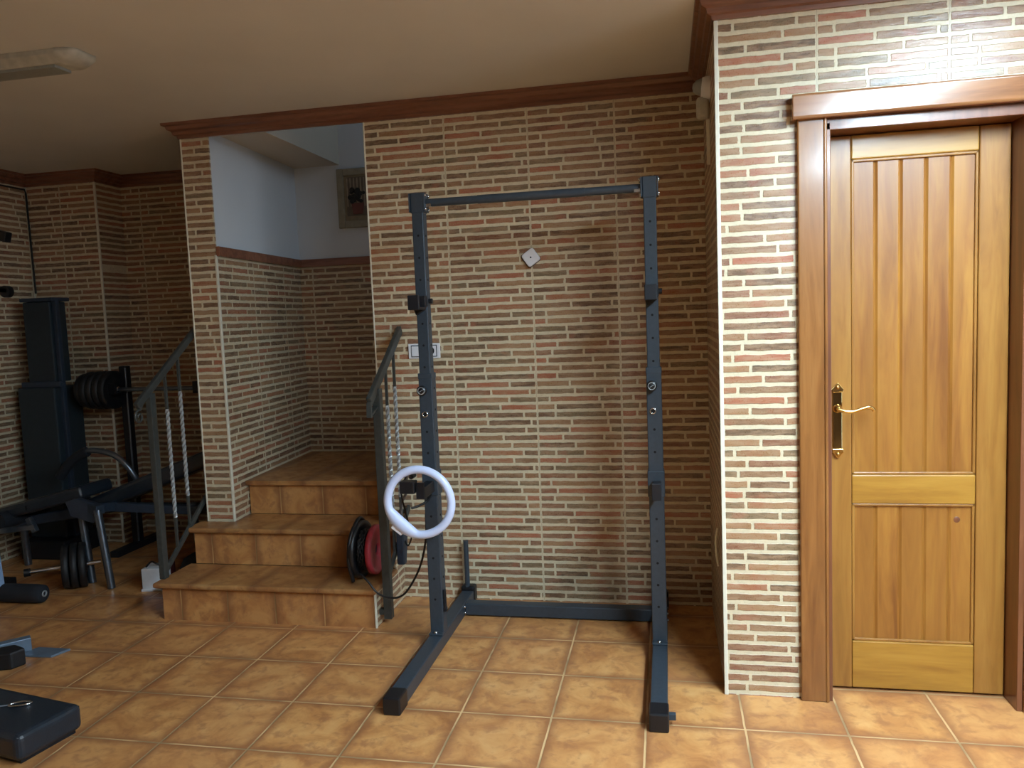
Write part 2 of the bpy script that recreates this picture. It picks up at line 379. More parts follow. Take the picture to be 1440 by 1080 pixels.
# pale corner beads
def bead(n, x0, x1, y0, y1, z0, z1, label): struct('trim_%d' % n, MB().box(x0, x1, y0, y1, z0, z1), M['trim_white'], label, 'trim', .002)
bead(4, PX0-.004, PX0+.004, YB-.004, YB+.004, T2, 2.402, 'pale corner bead on the left edge of the pier')
bead(5, PX1-.007, PX1+.004, YB-.004, YB+.012, T2, 1.80, 'pale green-white corner bead on the right edge of the pier')
bead(6, OX-.004, OX+.004, YB-.004, YB+.004, T2, 2.402, 'pale corner bead at the right edge of the stair opening')
bead(7, XC-.005, XC+.009, YD-.004, YD+.006, 0, 2.402, 'bright white corner bead left of the door wall')
bead(8, -1.236, -1.222, 1.942, 1.954, 0, 2.402, 'pale corner bead on the column in the far left corner')
bead(9, XL, XL+.006, 1.938, 1.95, .3, 2.402, 'thin pale joint in the far left corner of the room')
bead(10, 1.052, 1.062, R1-.006, R1+.004, 0, T1-.03, 'pale corner bead at the right edge of the lowest stair riser')

# ------------------------------------------------------------------ staircase
st = thing('staircase', (.5, R1, 0), 'three-step terracotta tiled staircase rising through the brick opening', 'stairs')
def tread(x0, x1, y0, y1, z, poly=None):
    mb = MB()
    if poly: mb.prism(poly, 'z', z-.026, z)
    else: mb.box(x0, x1, y0, y1, z-.026, z)
    return mb.build('tread', M['tread'], st, .010, 4)
tread(-.085, 1.068, R1-.028, R2, T1)
tread(0,0,0,0, T2, [(-.085,R2-.028),(1.062,R2-.028),(1.062,YB-.001),(OX-.001,YB-.001),(OX-.001,R3),(PX1+.001,R3),(PX1+.001,YB-.001),(-.085,YB-.001)])
tread(0,0,0,0, T3, [(PX1-.008,R3-.028),(OX-.001,R3-.028),(OX-.001,YB+.15),(2.59,YB+.15),(2.59,YF-.001),(.056,YF-.001),(PX1-.008,R3)])
MB().box(-.05, 1.05, R1, R1+.03, 0, T1-.026).build('riser', M['riser'], st)
MB().box(-.05, 1.05, R2, R2+.03, T1, T2-.026).build('riser', M['riser'], st)
MB().box(PX1+.001, OX-.001, R3, R3+.03, T2, T3-.026).build('riser', M['riser'], st)
MB().box(-.049, 1.049, R1+.03, R2-.001, 0, T1-.027).box(-.049, 1.049, R2+.03, YB-.001, 0, T2-.027).box(PX1+.002, OX-.002, R3+.03, YF-.002, .02, T3-.027).build('core', M['grey_bag'], st)
MB().prism([(R1,0),(YB-.001,0),(YB-.001,T2-.027),(R2,T2-.027),(R2,T1-.027),(R1,T1-.027)], 'x', 1.05, 1.058).build('side_panel', M['brick_y'], st)

# ------------------------------------------------------------------ wooden door
door = thing('door_1', (3.265, YD+.1, 0), 'varnished honey pine panelled door with brass lever handle', 'door', kind='structure')
LY = .335
def part(mb, name, mat, par, bev=.003, seg=2): return mb.build(name, mat, par, bev, seg)
part(MB().box(2.967, 3.052, LY, LY+.04, .008, 2.0), 'stile', M['door_stile'], door, .004)
part(MB().box(3.461, 3.558, LY, LY+.04, .008, 2.0), 'stile', M['door_stile'], door, .004)
part(MB().box(3.053, 3.460, LY+.001, LY+.04, 1.918, 2.0), 'rail', M['door_rail'], door, .004)
part(MB().box(3.053, 3.460, LY+.001, LY+.04, .698, .803), 'rail', M['door_rail'], door, .004)
part(MB().box(3.053, 3.460, LY+.001, LY+.04, .008, .185), 'rail', M['door_rail'], door, .004)
def boards(z0, z1):
    mb = MB(); n = 5; W = (3.460-3.053)/n
    for i in range(n):
        x0 = 3.053+i*W; x1 = x0+W; g = .0075; yb = LY+.012; yg = LY+.0168
        mb.add([(x0,yg,z0),(x0+g,yb,z0),(x1-g,yb,z0),(x1,yg,z0),(x0,yg,z1),(x0+g,yb,z1),(x1-g,yb,z1),(x1,yg,z1)], [(0,1,5,4),(1,2,6,5),(2,3,7,6)])
    mb.box(3.053, 3.460, LY+.019, LY+.036, z0, z1)
    return mb
def beads(z0, z1):   # thin moulding round a panel
    mb = MB(); a = .010
    for (xa, xb, za, zb) in ((3.053,3.053+a,z0,z1),(3.460-a,3.460,z0,z1),(3.053,3.460,z0,z0+a),(3.053,3.460,z1-a,z1)):
        mb.box(xa, xb, LY+.004, LY+.014, za, zb)
    return mb
for z0, z1 in ((.803, 1.918), (.185, .698)):
    pn = boards(z0, z1).build('panel', M['door_board'], door)
    beads(z0, z1).build('panel_bead', M['door_stile'], pn, .003)
cs = MB().box(2.857, 2.950, YD-.022, YD, 0, 2.045).box(2.940, 2.952, YD-.027, YD-.012, 0, 2.045)
part(cs, 'casing', M['casing'], door, .005, 3)
cs = MB().box(3.580, 3.672, YD-.022, YD, 0, 2.045).box(3.578, 3.590, YD-.027, YD-.012, 0, 2.045)
part(cs, 'casing', M['casing'], door, .005, 3)
li = MB().prism([(YD-.001,2.122),(YD-.046,2.122),(YD-.052,2.116),(YD-.0498,2.046),(YD-.044,2.04),(YD-.001,2.04)], 'x', 2.838, 3.70)
part(li, 'lintel_board', M['lintel'], door, .003)
part(MB().box(2.95, 2.965, YD-.012, LY+.09, 0, 2.028).box(3.560, 3.578, YD-.012, LY+.09, 0, 2.028).box(2.95, 3.578, YD-.012, LY+.09, 2.003, 2.040), 'jamb', M['reveal'], door, .002)
# handle
hd = MB().box(2.987, 3.020, LY-.006, LY, .893, 1.110).build('handle_plate', M['brass_plate'], door, .003)
tag(hd, 'tall brass handle plate')
hs = MB()
for zc, s in ((1.120, 1), (.884, -1)):
    hs.prism([(2.985, zc-.016*s), (2.982, zc-.004*s), (2.990, zc+.004*s), (2.996, zc+.013*s), (3.0035, zc+.018*s), (3.011, zc+.013*s), (3.017, zc+.004*s), (3.025, zc-.004*s), (3.022, zc-.016*s)], 'y', LY-.010, LY)
    hs.lathe([(.0001,.006),(.005,.005),(.007,0)], (3.0035, LY-.010, zc+.003*s), (0,-1,0), 12)
hs.build('plate_ornament', M['brass'], hd, .002)
lv = MB().cyl((3.0035,LY-.006,1.045),(3.0035,LY-.05,1.045),.0095,.007)
lv.lathe([(.016,0),(.016,.004),(.010,.010)], (3.0035, LY-.006, 1.045), (0,-1,0))
lv.tube(spline([(2.998,LY-.048,1.047),(3.020,LY-.052,1.041),(3.045,LY-.052,1.040),(3.075,LY-.050,1.049),(3.098,LY-.048,1.054),(3.110,LY-.046,1.050),(3.116,LY-.044,1.042)],6), [.0085]*8+[.0068]*22+[.006]*6+[.004], 12) if False else lv.tube(spline([(2.998,LY-.048,1.047),(3.020,LY-.052,1.041),(3.045,LY-.052,1.040),(3.075,LY-.050,1.049),(3.098,LY-.048,1.054),(3.110,LY-.046,1.050),(3.116,LY-.044,1.042)],6), .0065, 12)
lv.build('lever', M['brass'], hd)
MB().lathe([(.0001,.0006),(.010,.0006),(.011,0)], (3.404, LY+.0115, .640), (0,-1,0), 16).build('knot', M['reveal'], door)

# ------------------------------------------------------------------ squat rack
RK = thing('squat_rack', (1.88, .56, 0), 'navy steel squat rack with a pull-up bar standing before the brick wall', 'squat rack')
def foot(x):
    o = MB().box(x-.03, x+.03, -.05, 1.115, .004, .062).build('foot', M['steel_navy'], RK, .004)
    MB().box(x-.0335, x+.0335, -.058, .03, 0, .066).build('end_cap', M['black_plastic'], o, .006)
    MB().box(x-.036, x+.036, 1.06, 1.118, 0, .085).build('end_cap', M['black_plastic'], o, .012, 3)
    return o
f1 = foot(1.405); f2 = foot(2.355)
MB().box(2.385, 2.412, -.012, .006, .022, .046).build('tab', M['steel_navy'], f2, .003)
MB().box(1.437, 2.323, .885, .943, .008, .064).build('crossbeam', M['steel_navy'], RK, .004)
holes = [.215+.0915*k for k in range(20)]
def upright(x):
    lo = MB().box(x-.030, x+.030, .530, .590, .062, 1.19)
    for z in holes:
        if z < 1.0: lo.cyl((x-.002,.5305,z),(x-.002,.5292,z),.0052,n=14,mi=1)
    for z in holes:
        if z < 1.15: lo.cyl((x+.0295,.56,z),(x+.0308,.56,z),.0052,n=14,mi=1)
    o = lo.build('lower_upright', [M['steel_navy'], M['hole_shade']], RK, .004)
    MB().box(x-.031, x+.031, .529, .591, 1.172, 1.196).build('collar', M['steel_navy'], o, .002)
    up = MB().box(x-.025, x+.025, .535, .585, 1.19, 1.93)
    for z in holes:
        if 1.2 < z < 1.80: up.cyl((x,.5355,z),(x,.5342,z),.0048,n=14,mi=1); up.cyl((x+.0245,.56,z),(x+.0258,.56,z),.0048,n=14,mi=1)
    up.build('upper_upright', [M['steel_navy'], M['hole_shade']], RK, .004)
    MB().box(x-.0275, x+.0275, .5325, .5875, 1.862, 1.946).build('top_sleeve', M['steel_navy'], RK, .004)
    # foot plate + bolts
    pl = MB().box(x-.031, x+.031, .505, .615, .063, .070)
    pl.build('base_plate', M['steel_navy'], RK, .002)
    for yb_ in (.516, .606):
        MB().lathe([(.0001,.010),(.006,.009),(.009,.005),(.009,0)], (x-.002, yb_, .070), (0,0,1), 12).build('bolt', M['chrome'], RK)
    # tightening knob and spring pin
    kb = MB().lathe([(.008,0),(.008,.014),(.019,.016),(.021,.020),(.021,.032),(.018,.036),(.0001,.036)], (x-.008, .530, 1.125), (0,-1,0), 24).build('knob', M['black_plastic'], RK)
    rg = MB().lathe([(.0125,.0362),(.0125,.0375),(.0155,.0375),(.0155,.0362)], (x-.008, .530, 1.125), (0,-1,0), 24)
    rg.beam((x-.016, .4928, 1.120), (x, .4928, 1.130), .0022, .006, (0,1,0))
    rg.build('knob_badge', M['knob_ring'], kb)
    pn = MB().lathe([(.0085,0),(.0085,.007),(.013,.007),(.013,0)], (x-.006, .530, 1.022), (0,-1,0), 20).build('bushing', M['chrome'], RK)
    MB().cyl((x-.006,.530,1.022),(x-.006,.527,1.022),.0083,n=16).build('bushing_hole_shade', M['hole_shade'], pn)
    # j-hook
    jh = MB().prism([(x-.026,1.520),(x+.026,1.520),(x+.027,1.478),(x+.016,1.462),(x-.018,1.440),(x-.026,1.462)], 'y', .505, .534)
    jh.box(x-.026, x+.022, .430, .512, 1.462, 1.474).box(x-.026, x+.022, .428, .442, 1.462, 1.522)
    jh.cyl((x+.024,.56,1.498),(x+.040,.56,1.498),.011,n=16)
    jh.build('bar_hook', M['black_steel'], RK, .003)
    # spotter sleeve and short arm
    sp = MB().box(x-.034, x+.034, .526, .594, .672, .778)
    sp.build('spotter_sleeve', M['steel_navy'], RK, .003)
    sa = MB().box(x-.016, x+.020, .395, .527, .690, .738); sa.box(x-.016, x+.020, .385, .398, .690, .758)
    sa.build('spotter_arm', M['black_steel'], RK, .003)
upright(1.405); upright(2.355)
pb = MB().cyl((1.433,.56,1.905),(2.327,.56,1.905),.0165,n=24)
pb.cyl((1.66,.56,1.905),(2.10,.56,1.905),.0178,n=24)
pb.build('pull_up_bar', M['steel_navy'], RK)
for x0, x1 in ((1.4335,1.4395),(2.3205,2.3265),(2.3835,2.389),(1.371,1.3765)):
    MB().box(x0, x1, .528, .592, 1.868, 1.944).build('bar_flange', M['steel_navy'], RK, .001)
proto = None
def bolt(x, y, z, sx, r=.006):
    return MB().lathe([(.0001,.0065),(r*.8,.006),(r,.0035),(r,0)], (x,y,z), (sx,0,0), 10).build('bolt', M['chrome'], RK)
for x, s in ((1.4395,1),(2.3205,-1),(2.389,1)):
    for y in (.537,.583):
        for z in (1.878,1.934): bolt(x, y, z, s)
for x, s in ((1.452,1),(2.308,-1)): MB().beam((x-.012,.546,1.892),(x+.012,.546,1.894),.012,.012).build('bar_bracket', M['chrome'], RK)
for x, s in ((1.435,1),(2.325,-1),(2.385,1)):
    for y, z in ((.880,.050),(.947,.050),(.880,.020)): bolt(x, y, z, s, .0075)
MB().box(1.436, 1.448, .536, .552, .165, .255).box(1.432, 1.450, .534, .556, .160, .176).build('band_peg', M['black_steel'], RK, .003)
pg = MB().cyl((1.402,1.075,.066),(1.402,1.075,.315),.0125,n=18).build('storage_peg', M['steel_navy'], RK)

# ------------------------------------------------------------------ ring light
RC = Vector((1.411, .355, .685)); yaw = .30
RL = thing('ring_light', (RC.x, RC.y, RC.z), 'white round ring light hanging in front of the left rack upright', 'ring light')
def rl(u, v, d=0): return (RC.x+u, RC.y+d, RC.z+v)
pts = []
R_ = .1345; n = 72
def ringprof(mb):
    nseg = 96; outs = []
    for i in range(nseg):
        a = 2*PI*i/nseg; ro = .152; ri = .1175
        ca, sa = math.cos(a), math.sin(a)
        # inner edge is cut by a straight chord at the lower left
        dirc = math.cos(a - math.radians(228)); chord = .096
        rin = ri if dirc <= 0 or ri*dirc < chord else chord/dirc
        rings = [(rin, .004), (rin+.003, -.010), ((rin+ro)/2, -.016), (ro-.004, -.010), (ro, .0), (ro-.004, .012), (rin+.003, .014)]
        outs.append([rl(r*ca, r*sa, d) for r, d in rings])
    k = 7; vs = [p for q in outs for p in q]
    mb.add(vs, [(i*k+j, i*k+(j+1)%k, ((i+1)%nseg)*k+(j+1)%k, ((i+1)%nseg)*k+j) for i in range(nseg) for j in range(k)], 0, True)
    return mb
ringprof(MB()).build('ring', M['ring_white'], RL)
a = math.radians(228); MB().beam(rl(.150*math.cos(a)-.02,.150*math.sin(a)+.012,.002), rl(.150*math.cos(a)+.022,.150*math.sin(a)-.020,.002), .02, .016).build('control_tab', M['white_plastic'], RL, .003)
MB().box(RC.x-.088, RC.x-.025, .372, .42, .714, .765).build('power_block', M['black_plastic'], RL, .004)
MB().tube(spline([rl(-.055,-.04,.06), rl(-.030,-.035,.08), rl(0,-.02,.10), rl(.0,-.008,.16)],6), .005).build('power_lead', M['cable'], RL)
MB().cyl(rl(-.036,.10,.02), rl(-.036,.10,.06), .010).cyl(rl(-.036,.10,.02), rl(-.036,.135,.0), .006).build('clip', M['black_plastic'], RL)

# ------------------------------------------------------------------ wall items
# switch and socket plate
sp = thing('switch_plate', (1.223, YB, 1.267), 'white light switch and socket plate on the brick wall behind the left upright', 'switch plate')
MB().box(1.141, 1.305, YB-.010, YB, 1.229, 1.304).build('plate', M['white_plastic'], sp, .003)
MB().box(1.156, 1.216, YB-.0115, YB-.009, 1.237, 1.296).box(1.230, 1.290, YB-.0115, YB-.009, 1.237, 1.296).build('inner_frame', M['blue_grey'], sp, .0005)
MB().box(1.160, 1.212, YB-.016, YB-.011, 1.241, 1.292).build('rocker', M['white_plastic'], sp, .002)
so_ = MB().box(1.234, 1.286, YB-.014, YB-.011, 1.241, 1.292).build('socket', M['white_plastic'], sp, .002)
MB().lathe([(.0001,.0145),(.021,.0145),(.0215,.010)], (1.256, YB, 1.267), (0,-1,0), 24).build('socket_hole_shade', M['hole_shade'], so_)
# small square wall sensor
se = thing('wall_sensor', (1.780, YB, 1.698), 'small white square sensor tilted on the brick wall above the rack centre', 'sensor')
def rsq(mb, cx, cz, hw, r, y0, y1, ang, mi=0):
    pl = []
    for q, (sx, sz) in enumerate(((1,1),(-1,1),(-1,-1),(1,-1))):
        for k in range(5):
            a = q*PI/2 + k*PI/8; pl.append(((hw-r)*sx + r*math.cos(a), (hw-r)*sz + r*math.sin(a)))
    ca, sa = math.cos(ang), math.sin(ang)
    return mb.prism([(cx+u*ca-v*sa, cz+u*sa+v*ca) for u, v in pl], 'y', y0, y1, mi)
rsq(MB(), 1.778, 1.697, .037, .012, YB-.012, YB, math.radians(35)).build('back_plate', M['black_plastic'], se, .001)
rsq(MB(), 1.781, 1.698, .035, .012, YB-.026, YB-.012, math.radians(35)).build('cover', M['white_plastic'], se, .005, 3)
MB().lathe([(.0001,.0268),(.004,.0268),(.0042,.024)], (1.781, YB, 1.698), (0,-1,0), 12).build('indicator', M['blue_grey'], se)
# motion detector on the recess wall
md = thing('motion_detector', (XC, .62, 2.25), 'white alarm detector with domed lens high on the recess wall beside the crown', 'detector')
MB().lathe([(.0001,.036),(.030,.034),(.047,.026),(.050,.012),(.050,0)], (XC, .62, 2.275), (-1,0,0), 28).build('body', M['white_plastic'], md)
MB().lathe([(.0001,.066),(.014,.063),(.026,.052),(.032,.036),(.033,.028)], (XC, .62, 2.285), (-1,0,0), 24).build('lens', M['lamp_diffuser'], md)
MB().box(XC-.052, XC-.004, .59, .65, 2.165, 2.245).build('lower_housing', M['lamp_body'], md, .014, 3)
MB().box(XC-.014, XC, .632, .650, 1.99, 2.165).build('cable_duct', M['trim_white'], md, .002)
tag(MB().tube(spline([(XC-.004,.52,.55),(XC-.012,.515,.50),(XC-.010,.51,.45),(XC-.004,.505,.40)],6), .005, 8).build('pale_sliver', M['trim_white'], None), 'short pale curved sliver low on the dark recess wall', 'cord')  # thin pale curved piece on the recess wall
# picture on the stairwell back wall
pf = thing('picture_frame', (.49, YF, 2.22), 'cream framed still life of flowers in a pot on the stairwell wall', 'picture')
fx0, fx1, fz0, fz1 = .352, .632, 2.030, 2.405
fm = MB(); b = .045
fm.box(fx0, fx0+b, YF-.022, YF, fz0, fz1).box(fx1-b, fx1, YF-.022, YF, fz0, fz1).box(fx0+b, fx1-b, YF-.022, YF, fz0, fz0+b).box(fx0+b, fx1-b, YF-.022, YF, fz1-b, fz1)
fm.build('frame', M['frame_cream'], pf, .005)
MB().box(fx0+b, fx1-b, YF-.010, YF-.002, fz0+b, fz1-b).build('mount', plain('picture_mount', (150,138,112), .8), pf)
cx0, cx1, cz0, cz1 = .412, .572, 2.105, 2.350
pc = MB().box(cx0, cx1, YF-.013, YF-.010, cz0, cz1, 0)
for i in range(7): pc.box(cx0+.004+i*.023, cx0+.012+i*.023, YF-.0145, YF-.013, cz0+.06, cz1-.005, 1)
for i in range(34):
    a = random.uniform(0, 2*PI); r = random.uniform(0,.055)
    pc.cyl((.485+r*math.cos(a), YF-.0145, 2.235+r*.9*math.sin(a)), (.485+r*math.cos(a), YF-.0165-.0002*i, 2.235+r*.9*math.sin(a)), random.uniform(.008,.017), n=9, mi=2)
pc.prism([(.445,2.185),(.530,2.185),(.520,2.115),(.456,2.115)], 'y', YF-.020, YF-.013, 3)
pc.build('picture', [plain('pic_ground', (120,108,92), .7), plain('pic_stripe', (170,156,134), .7), plain('pic_leaf', (52,52,48), .7, var=.3, scale=80), plain('pic_pot', (110,66,58), .7)], pf)

# ceiling batten lights: one off (in view), one lit (outside the frame)
def batten(x0, x1, yc, lit, label, hw=.078):
    o = thing('ceiling_light', ((x0+x1)/2, yc, H), label, 'ceiling light')
    prof_ = [(-hw, H), (-hw, H-.020), (-hw*.62, H-.045), (hw*.62, H-.045), (hw, H-.020), (hw, H)]
    MB().prism([(yc+a_, b_) for a_, b_ in prof_], 'x', x0+.05, x1-.05).build('body', M['lamp_body'], o, .003)
    for xe, s in ((x0+.05,-1),(x1-.05,1)):
        e = MB()
        sec = []
        for k in range(7):
            t_ = k/6; sc = math.sqrt(max(0., 1-(t_*.98)**2)); xx = xe + s*.075*t_
            sec.append([(xx, yc+a_*(.55+.45*sc), H-(H-b_)*(.25+.75*sc)) for a_, b_ in prof_])
        vs = [p for q in sec for p in q]
        e.add(vs, [(i*6+j, i*6+(j+1)%6, (i+1)*6+(j+1)%6, (i+1)*6+j) for i in range(6) for j in range(6)] + [tuple(range(36,42))], 0, True)
        e.build('end_cap', M['lamp_body'], o)
    MB().box(x0+.08, x1-.08, yc-hw*.55, yc+hw*.55, H-.056, H-.044).build('diffuser', M['lamp_lit'] if lit else M['lamp_diffuser'], o, .003)
    return o
batten(-1.0, .262, .062, False, 'long white fluorescent ceiling light, switched off, at the top left')
cl = thing('ceiling_light', (3.6, -2.0, H), 'long lit white ceiling light running away from the wooden door', 'ceiling light')
MB().box(3.44, 3.76, -3.3, -.36, H-.045, H).build('body', M['lamp_body'], cl, .004)
MB().box(3.46, 3.74, -3.27, -.39, H-.056, H-.044).build('diffuser', M['lamp_lit'], cl)

# ------------------------------------------------------------------ stair railings
def railing(x, label, withscroll):
    rr = thing('stair_railing', (x, .78, 0), label, 'railing', 'iron railings beside the stairs')
    s = .68   # slope
    zt = lambda y: 1.095 + (y-.70)*s
    zb = lambda y: .205 + (y-.75)*.74
    ye = 1.26 if withscroll else 1.117
    hr = MB().beam((x,.655,zt(.655)), (x,ye,zt(ye)), .022, .036 if withscroll else .044)
    hr.build('handrail', M['rail_iron'], rr, .004)
    lip = MB()
    if withscroll:
        cy_, cz_ = .668, 1.012
        sp_ = [(x, cy_+(.034-.026*i/30)*math.cos(PI*.42+i*PI*2.6/30), cz_+(.034-.026*i/30)*math.sin(PI*.42+i*PI*2.6/30)) for i in range(31)]
        lip.tube([(x,.700,1.078),(x,.690,1.060)]+sp_, .006, 8)
    else:
        lip.beam((x,.656,zt(.655)), (x,.650,zt(.655)-.07), .022, .014).beam((x,.650,zt(.655)-.065),(x,.735,zt(.655)-.03),.02,.010)
    lip.build('scroll', M['rail_iron'], rr)
    hw_ = .015 if withscroll else .019
    po = MB().box(x-hw_, x+hw_, .741, .779, (0.03 if not withscroll else .19), zt(.76)-.02)
    po.build('post', M['rail_iron'], rr, .003)
    MB().beam((x,.775,zb(.775)), (x,ye,zb(ye)), .014, .026).build('bottom_rail', M['rail_iron'], rr, .002)
    for y in (.882, .998):
        z0, z1 = zb(y), zt(y)-.02; tw0, tw1 = z0+.165, z1-.175
        mb = MB().box(x-.006, x+.006, y-.006, y+.006, z0, tw0).box(x-.006, x+.006, y-.006, y+.006, tw1, z1)
        # twisted square section
        N = 96; sec = []
        for i in range(N+1):
            a_ = i/N*2*PI*4.5; zz = tw0+(tw1-tw0)*i/N
            sec.append([(x+.010*math.cos(a_+q*PI/2), y+.010*math.sin(a_+q*PI/2), zz) for q in range(4)])
        vs = [p for q in sec for p in q]
        mb.add(vs, [(i*4+j, i*4+(j+1)%4, (i+1)*4+(j+1)%4, (i+1)*4+j) for i in range(N) for j in range(4)], 1)
        mb.build('baluster', [M['rail_iron'], M['twist_glint']], rr)
    if not withscroll:
        MB().box(x-.045, x-.017, .745, .775, .05, .075).build('wall_bracket', M['rail_iron'], rr)
        MB().box(x-.045, x-.008, 1.095, 1.117, .445, .465).build('wall_bracket', M['rail_iron'], rr)
    return rr
railing(1.100, 'grey-green iron stair railing with twisted balusters beside the squat rack', False)
railing(-.070, 'grey-green iron stair railing with twisted balusters left of the brick pier', True)

# ------------------------------------------------------------------ cable reel on the first step, cable, adapter bag
cr = thing('cable_reel', (.99, .85, T1), 'black and red cable reel standing on the lowest step by the railing', 'cable reel')
zc = T1+.140; yc = .86
def disc(x, r, th, mat, name, hub=.03):
    return MB().lathe([(hub,0),(r*.80,.002),(r*.86,-.006),(r,-.004),(r,th+.004),(r*.86,th+.006),(r*.80,th-.002),(hub,th),(hub,0)], (x, yc, zc), (1,0,0), 40).build(name, mat, cr)
disc(.925, .138, .022, M['black_plastic'], 'flange')
disc(1.005, .118, .016, M['red_plastic'], 'flange')
MB().cyl((.945,yc,zc),(1.006,yc,zc),.085,n=32).build('drum', M['black_plastic'], cr)
MB().tube([(.968+.035*math.sin(i*1.7)*.5, yc+.094*math.cos(i*.4), zc+.094*math.sin(i*.4)) for i in range(80)], .0055, 8).build('wound_cable', M['cable'], cr)
MB().tube(spline([(.93,yc-.10,T1+.012),(.925,yc-.13,zc-.02),(.93,yc-.10,zc+.09),(.935,yc,zc+.15),(.935,yc+.09,zc+.10)],8), .009, 10).build('handle', M['black_plastic'], cr)
ex = MB().tube(spline([(.985,.74,T1+.05),(1.00,.690,T1+.07),(1.045,.665,.235),(1.09,.66,.185),(1.155,.66,.165),(1.215,.66,.185),(1.270,.66,.260),(1.310,.66,.35),(1.335,.655,.46),(1.350,.62,.56),(1.365,.602,.60)],8), .0048, 10)
tag(ex.build('extension_cord', M['cable'], None), 'black cord looping from the cable reel up to the left rack upright', 'cord')
pbx = thing('power_adapter', (1.135, .90, .30), 'dark blue-grey power adapter with leads hanging on the railing beside the ring light', 'power adapter')
MB().prism([(.87,.455),(.95,.455),(.935,.36),(.905,.25),(.87,.25)], 'x', 1.112, 1.150).build('housing', M['blue_grey'], pbx, .006)
MB().tube(spline([(1.15,.90,.36),(1.17,.86,.355),(1.20,.80,.37),(1.235,.74,.42),(1.25,.70,.46),(1.235,.68,.56),(1.22,.68,.66),(1.24,.70,.72)],8), .004, 8).build('lead', M['cable'], pbx)
MB().tube(spline([(1.13,.90,.45),(1.16,.85,.56),(1.20,.80,.62),(1.225,.75,.70),(1.26,.72,.745)],8), .006, 8).build('lead', M['cable_grey'], pbx)

# ------------------------------------------------------------------ left corner: gym equipment
# weight stack tower
wt = thing('weight_stack_tower', (-1.5, 1.72, 0), 'tall dark grey-blue weight stack tower against the far left wall', 'gym machine')
MB().box(-1.59, -1.395, 1.66, 1.80, 1.12, 1.63).build('upper_shroud', M['gym_teal'], wt, .008)
MB().box(-1.655, -1.385, 1.63, 1.87, .12, 1.09).build('lower_shroud', M['gym_teal'], wt, .01)
MB().box(-1.392, -1.362, 1.68, 1.71, .0, 1.64).box(-1.60,-1.362,1.65,1.80,1.632,1.655).box(-1.63,-1.345,1.64,1.66,1.09,1.125).build('frame', M['blue_grey'], wt, .004)
MB().box(-1.66, -1.34, 1.55, 1.90, 0, .12).build('base', M['black_steel'], wt, .006)
# multi gym (mostly outside the frame)
mg = thing('multi_gym', (-1.32, .9, 0), 'multi gym frame with a foam roller and a pale blue leg at the left edge', 'gym machine')
MB().box(-1.37, -1.30, .97, 1.04, 0, 2.08).build('column', M['black_steel'], mg, .004)
MB().box(-1.40, -1.27, .80, 1.10, 0, .05).build('base', M['black_steel'], mg, .004)
MB().beam((-1.30,1.0,2.03),(-1.02,1.0,1.945),.05,.055).build('pulley_arm', M['black_plastic'], mg, .006)
MB().beam((-1.30,1.0,1.70),(-1.045,1.0,1.665),.03,.03).cyl((-1.06,.985,1.66),(-1.06,1.015,1.66),.032).build('grip_arm', M['black_plastic'], mg, .003)
MB().beam((-1.118,.84,.02),(-1.150,.84,.45),.035,.035,(0,1,0)).beam((-1.30,.85,.08),(-1.12,.85,.06),.03,.03).beam((-1.30,.99,.45),(-1.14,.85,.43),.03,.03).build('leg', M['gym_blue'], mg, .004)
rf = MB().lathe([(.001,0),(.038,.0),(.048,.010),(.050,.05),(.050,.22),(.046,.262),(.036,.270),(.001,.270)], (-1.135,.85,.051), (1,.02,0), 24).build('foam_roller', M['foam'], mg)
MB().lathe([(.010,0),(.010,.004),(.017,.004),(.017,0)], (-.866,.856,.052), (1,.02,0), 20).build('roller_cap', M['knob_ring'], rf)
# weight bench
wb = thing('weight_bench', (-.9, 1.4, 0), 'black padded weight bench with grey tube legs in the dark left corner', 'weight bench')
MB().beam((-1.62,1.35,.345),(-1.25,1.35,.425),.27,.07).build('leg_pad', M['vinyl'], wb, .02, 3)
MB().beam((-1.30,1.35,.415),(-.90,1.35,.515),.27,.075).build('seat', M['vinyl'], wb, .022, 3)
MB().beam((-1.04,1.52,.370),(-.14,1.52,.700),.27,.095).build('backrest', M['vinyl'], wb, .024, 3)
MB().beam((-1.60,1.35,.28),(-.80,1.35,.40),.05,.06).beam((-.80,1.35,.40),(-.30,1.45,.36),.05,.05).build('frame', M['blue_grey'], wb, .004)
for (a_, b_) in (((-.72,1.12,.44),(-.655,1.10,0)),((-.90,1.20,.46),(-.84,1.18,0)),((-1.50,1.42,.32),(-1.52,1.45,0)),((-.36,1.46,.40),(-.34,1.48,0))):
    MB().cyl(a_, b_, .021, n=14).build('leg', M['chrome_dull'], wb)
MB().beam((-.92,1.20,.46),(-.70,1.12,.44),.05,.05).beam((-.80,1.15,.44),(-.80,1.35,.40),.05,.05).prism([(-.93,.48),(-.86,.50),(-.74,.47),(-.70,.40),(-.76,.36),(-.90,.40)], 'y', 1.125, 1.14).build('bracket', M['blue_grey'], wb, .003)
MB().tube(spline([(-1.22,1.43,.555),(-1.12,1.44,.66),(-1.02,1.45,.715),(-.90,1.45,.705),(-.82,1.45,.67),(-.76,1.46,.60),(-.735,1.48,.53),(-.74,1.5,.47)],8), .017, 12).build('curved_handle', M['chrome_dull'], wb)
MB().tube(spline([(-1.22,1.43,.555),(-1.17,1.435,.62),(-1.10,1.442,.68),(-1.03,1.448,.712)],6), .030, 12).build('foam_grip', M['foam'], wb)
MB().cyl((-1.42,1.16,.35),(-1.42,1.50,.35),.05,n=20).build('leg_roller', M['foam'], wb)
MB().beam((-1.36,1.12,.31),(-1.16,1.15,.33),.03,.03).beam((-1.20,1.15,.38),(-1.16,1.15,.30),.03,.03).build('leg_lever', M['chrome_dull'], wb, .003)
